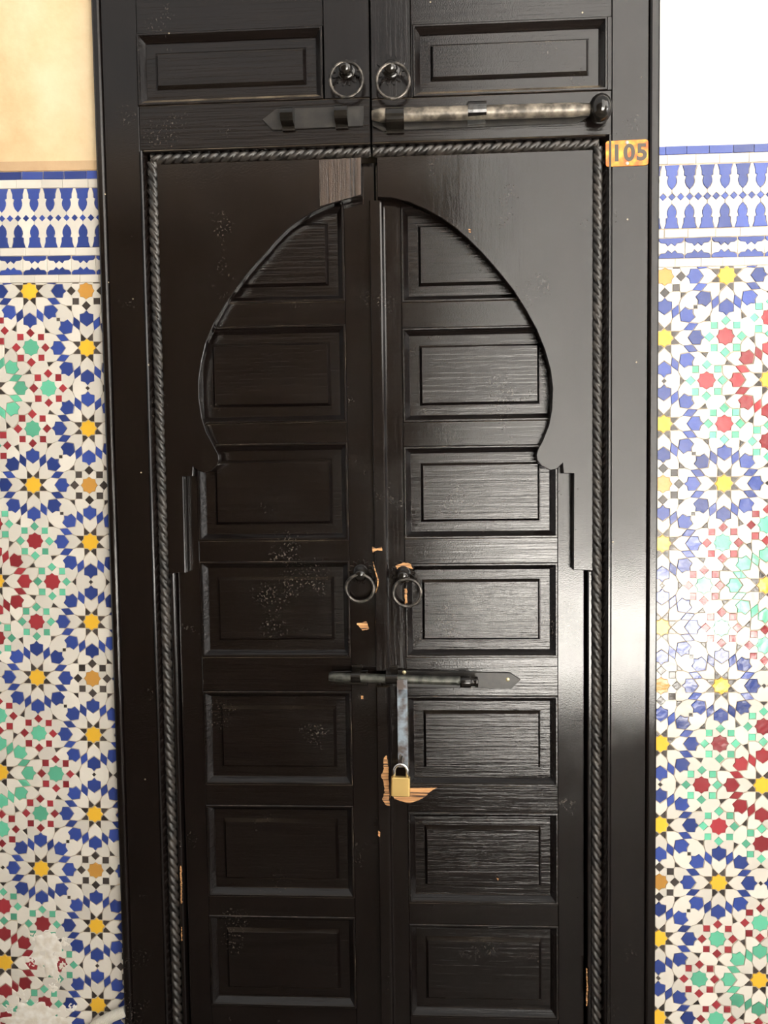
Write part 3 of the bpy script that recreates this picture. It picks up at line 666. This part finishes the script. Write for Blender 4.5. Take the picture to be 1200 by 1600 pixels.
class Wall:
    def __init__(s, parent, ox, oz, ang, xmin, xmax, top_v, warp, hide, k=1.0):
        s.parent, s.ox, s.oz, s.ang, s.xmin, s.xmax, s.top_v, s.warp, s.hide = parent, ox, oz, ang, xmin, xmax, top_v, warp, hide
        s.k = k; s.stuff = MB(); s.small = MB(); s.n = 0
    def W(s, u, v):
        """pattern (metres) -> wall x, z"""
        q = v/P
        v = v*s.k+s.warp*(q*(q+3)); u = u*s.k
        return (s.ox+u*math.cos(s.ang)+v*math.sin(s.ang), s.oz-u*math.sin(s.ang)+v*math.cos(s.ang))
    def add(s, name, colr, poly, clip=True, part=True):
        """poly in pattern metres, absolute"""
        if clip and max(p[1] for p in poly) > s.top_v:
            poly = clip_top(poly, s.top_v)
            if len(poly) < 3 or abs(area(poly)) < 1.2e-5: return
        if area(poly) < 0: poly = poly[::-1]
        c = centroid(poly)
        x, z = s.W(*c)
        if z < 0.02 or not (s.xmin < x < s.xmax): return
        a, b = proj(x, YW, z)
        vis = -12 < a < 1212 and -12 < b < 1612
        if vis and part:
            w0 = [s.W(*p) for p in poly]; xs = [p[0] for p in w0]
            if s.hide(xs): return
        loc = [((p[0]-c[0])*s.k, (p[1]-c[1])*s.k) for p in poly]
        loc = inset(loc, JO)
        if vis and part and not s.covered(a, b):
            o = obj(name, None if False else tile_mesh_rel(name, colr, loc), s.parent, (x, YW, z))
            o.rotation_euler = (random.uniform(-0.02, 0.02), s.ang+random.uniform(-0.018, 0.018), random.uniform(-0.02, 0.02))
            sc = random.uniform(0.97, 1.015); o.scale = (sc, 1, sc); s.n += 1
        else:
            m = s.small if vis else s.stuff
            n = len(m.v); k = len(loc); ca, sa = math.cos(s.ang), math.sin(s.ang)
            pts = [(x+p*ca+q*sa, z-p*sa+q*ca) for p, q in loc]
            yy = YW-TF+random.uniform(-0.0003, 0.0003)
            m.v += [(p, yy, q) for p, q in pts]+[(p, YW+0.001, q) for p, q in pts]
            mi = COLS.index(colr)
            m.face(tuple(range(n, n+k)), mi)
            for i in range(k): m.face((n+i, n+k+i, n+k+(i+1) % k, n+(i+1) % k), mi)
    def covered(s, a, b): return False
    def finish(s):
        for m, nm in ((s.small, 'small_mosaic_chips'), (s.stuff, 'mosaic_field')):
            if m.f:
                o = m.build(nm, [G[c] for c in COLS], s.parent); o['kind'] = 'stuff'
def tile_mesh_rel(name, colr, loc):
    # alike pieces (same outline up to a turn already in the outline) share one mesh
    return tile_mesh(name, colr, [(round(x, 4), round(y, 4)) for x, y in loc])

def mosaic(wall, i0, i1, j0, j1, col):
    global pieces
    pieces = []
    for i in range(i0, i1+1):
        for j in range(j0, j1+1): cell(i, j, col)
    for name, colr, poly, a, (cu, cv) in pieces:
        ab = [(lambda q: ((q[0]+cu)*P, (q[1]+cv)*P))(rot(p, a)) for p in poly]
        if wall.parent is wl and name == 'square_tile' and cu > 0.1: colr = 'black'     # the left field's edge column
        wall.add(name, colr, ab, True, name not in ('dart', 'bit'))
PXM = 0.39/303       # metres per picture pixel of the left frieze
def frieze(wall, x0, x1, off):
    """border bands above the star field; v measured up from the field's top edge"""
    def V(py): return wall.top_v+(443-py)*PXM
    def rect(name, colr, a, b, y0, y1): wall.add(name, colr, [(a, V(y1)), (b, V(y1)), (b, V(y0)), (a, V(y0))], False)
    rng = random.Random(3)
    for (y0, y1, colr, ln, nm) in ((430.8, 442.6, 'white', 38, 'strip_tile'), (388.6, 400.6, 'white', 38, 'strip_tile'), (282.4, 295.6, 'white', 40, 'strip_tile'), (270, 282, 'blue', 35, 'border_tile')):
        x = x0+rng.uniform(-20, 0)*PXM
        while x < x1:
            l = ln*PXM*rng.uniform(0.8, 1.08); rect(nm, colr, x, x+l, y0, y1); x += l
    pitch = 25.2*PXM
    colp = [(0, 0), (4.6, 5), (6.7, 10), (7.0, 14), (5.4, 19.3), (8.2, 20.6), (8.2, 27), (10.8, 35.5)]
    n0, n1 = int((x0-off)/pitch)-1, int((x1-off)/pitch)+1
    for k in range(n0, n1+1):
        cx = off+k*pitch
        for sgn, base in ((1, 388), (-1, 296.4)):
            tip = base-sgn*36
            R_ = [(dx*PXM, V(tip+sgn*dy)) for dx, dy in colp]
            wall.add('column_tile', 'blue', [(cx+a, b) for a, b in R_]+[(cx-a, b) for a, b in reversed(R_[1:])], False)
            # white piece between this column and the next
            g = 0
            left = [(cx+a, b) for a, b in R_]; right = [(cx+pitch-a, b) for a, b in R_]
            mid = V(342.2); md = [(cx+pitch/2+5.2*PXM, mid), (cx+pitch/2, V(342.2+sgn*5.4)), (cx+pitch/2-5.2*PXM, mid)]
            dl = [(cx+5.2*PXM, mid), (cx, V(342.2+sgn*5.4))]; dr = [(cx+pitch, V(342.2+sgn*5.4)), (cx+pitch-5.2*PXM, mid)]
            wall.add('column_tile', 'white', left[::-1]+[dl[1], dl[0]]+[md[2], md[1], md[0]]+[dr[1], dr[0]]+right, False)
        for q in (0, 0.5):
            d = 5.4*PXM; xx = cx+q*pitch
            wall.add('diamond_tile', 'blue', [(xx-d, V(342.2)), (xx, V(347.6)), (xx+d, V(342.2)), (xx, V(336.8))], False)
    pitch = 38*PXM; n0, n1 = int((x0-off)/pitch)-1, int((x1-off)/pitch)+1
    pr = [(-18.3, 0), (-18.3, 3.5), (-15, 7), (-8.5, 7.6), (-5.2, 11.6), (-2.4, 9), (0, 12.5), (2.4, 9), (5.2, 11.6), (8.5, 7.6), (15, 7), (18.3, 3.5), (18.3, 0)]
    pr = [(-18.3, 0), (-18.3, 3.5), (-15, 7), (-8.5, 7.6), (-5.2, 11.8), (-2.0, 9.2), (0, 7.5), (2.0, 9.2), (5.2, 11.8), (8.5, 7.6), (15, 7), (18.3, 3.5), (18.3, 0)]
    for k in range(n0, n1+1):
        cx = off+k*pitch
        up_ = [(cx+a*PXM, V(401.2+b)) for a, b in pr]; dn = [(cx+a*PXM, V(430.2-b)) for a, b in pr]
        wall.add('wave_tile', 'blue', up_, False); wall.add('wave_tile', 'blue', dn, False)
        wall.add('cartouche_tile', 'white', [(cx-19*PXM, V(405.5))]+up_[2:11]+[(cx+19*PXM, V(405.5)), (cx+19*PXM, V(426))]+dn[2:11][::-1]+[(cx-19*PXM, V(426))], False)

# -- left wall
lw = Wall(wl, -0.6620, Z0+0.3652, 0.018, -1.75, XL+0.02, 0.042*P, -0.0041, lambda xs: min(xs) > XL+0.001, 1.0115)
def cov(a, b):
    return ((a-74)/20)**2+((b-1488)/30)**2 < 1 or ((a-62)/50)**2+((b-1598)/24)**2 < 1
lw.covered = lambda a, b: cov(a, b)
mosaic(lw, -3, 0, -4, 0, lambda i, j: 'green' if (i+j) % 2 == 0 else 'red')
frieze(lw, -1.1, 0.10, -0.0042)
lw.finish()
# -- right wall
rw = Wall(wr, 0.4690, Z0+0.3635, 0.0035, XR-0.02, 1.6, 0.044*P, -0.0002, lambda xs: max(xs) < XR-0.001, 1.018)
mosaic(rw, 0, 2, -4, 0, lambda i, j: 'red' if (i+j) % 2 == 1 else 'green')
frieze(rw, -0.1, 1.15, 0.0115)
rw.finish()
# mortar bed under the tiles and the brown mortar line over the left frieze
def slab(wall, v0, v1, u0, u1, yf, name, m):
    q = [wall.W(u0, v0), wall.W(u1, v0), wall.W(u1, v1), wall.W(u0, v1)]
    return MB().prism(q, yf, YW+0.004, 0.0004).build(name, m, wall.parent)
topf = lw.top_v+(443-270)*PXM
slab(lw, -1.62, topf+0.001, -1.12, 0.044, YW-0.0012, 'mortar_bed', GROUT)
slab(rw, -1.62, topf+0.001, -0.014, 1.15, YW-0.0012, 'mortar_bed', GROUT)
slab(lw, topf+0.002, topf+0.021, -1.12, 0.045, YW-0.0028, 'mortar_line', LEDGE)
# plaster filler smeared over broken tiles low on the left wall
def blob(cx, cy, rx, ry, seed, th=0.0026, wob=0.26):
    rng = random.Random(seed); x0, z0 = U(cx, cy, YW); n = 72; rings = []
    for t, h in ((1.0, 0.0), (0.93, 0.55), (0.75, 0.9), (0.45, 1.0), (0.15, 0.9)):
        ring = []
        for i in range(n):
            a = 2*math.pi*i/n
            r = 1+0.42*noise.noise(Vector((math.cos(a)*1.6+seed, math.sin(a)*1.6, seed*1.7)))+wob*noise.noise(Vector((math.cos(a)*3.2, math.sin(a)*3.2, seed)))+0.4*wob*noise.noise(Vector((math.cos(a)*9, math.sin(a)*9, seed)))
            ring.append((x0+rx*0.00128*r*t*math.cos(a), YW-TF+0.0012-th*h*(0.75+0.5*noise.noise(Vector((3*t*math.cos(a), 3*t*math.sin(a), seed+9)))), z0+ry*0.00128*r*t*math.sin(a)))
        rings.append(ring)
    MB().quadstrip_rings(rings, True, True, (False, True)).build('plaster_patch', FILL, wl)
blob(76, 1488, 25, 42, 4.2); blob(58, 1594, 60, 34, 8.9, 0.003)
for bx, by, br, bs in ((103, 1470, 9, 1.0), (52, 1462, 8, 6.0), (48, 1500, 10, 3.3), (100, 1508, 8, 5.1), (84, 1542, 9, 2.0), (35, 1556, 11, 7.4), (112, 1573, 9, 2.6), (16, 1575, 12, 9.9), (92, 1530, 6, 0.4)): blob(bx, by, br, br*1.15, bs, 0.0018, 0.12)
# ribbed hose leaning in the corner at the foot of the left wall
hpts = [(150, 1603), (165, 1593), (180, 1583), (191, 1575)]
a_, b__ = U(118, 1628, YW-0.02), U(197, 1580, YW-0.02)
n_ = 150; pts = []; rad = []
for i in range(n_+1):
    t = i/n_; x = a_[0]+(b__[0]-a_[0])*t-0.0; z = a_[1]+(b__[1]-a_[1])*t+0.008*math.sin(math.pi*t)
    pts.append((x, YW-0.019, z)); rad.append(0.0098+(0.0011 if (i//2) % 2 else -0.0011))
ho = MB().tube(pts, 0.013, 16, rad=rad, smooth=False).build('corrugated_hose', HOSE)
tag(ho, 'white corrugated hose leaning against the mosaic at the foot of the left door frame', 'hose')
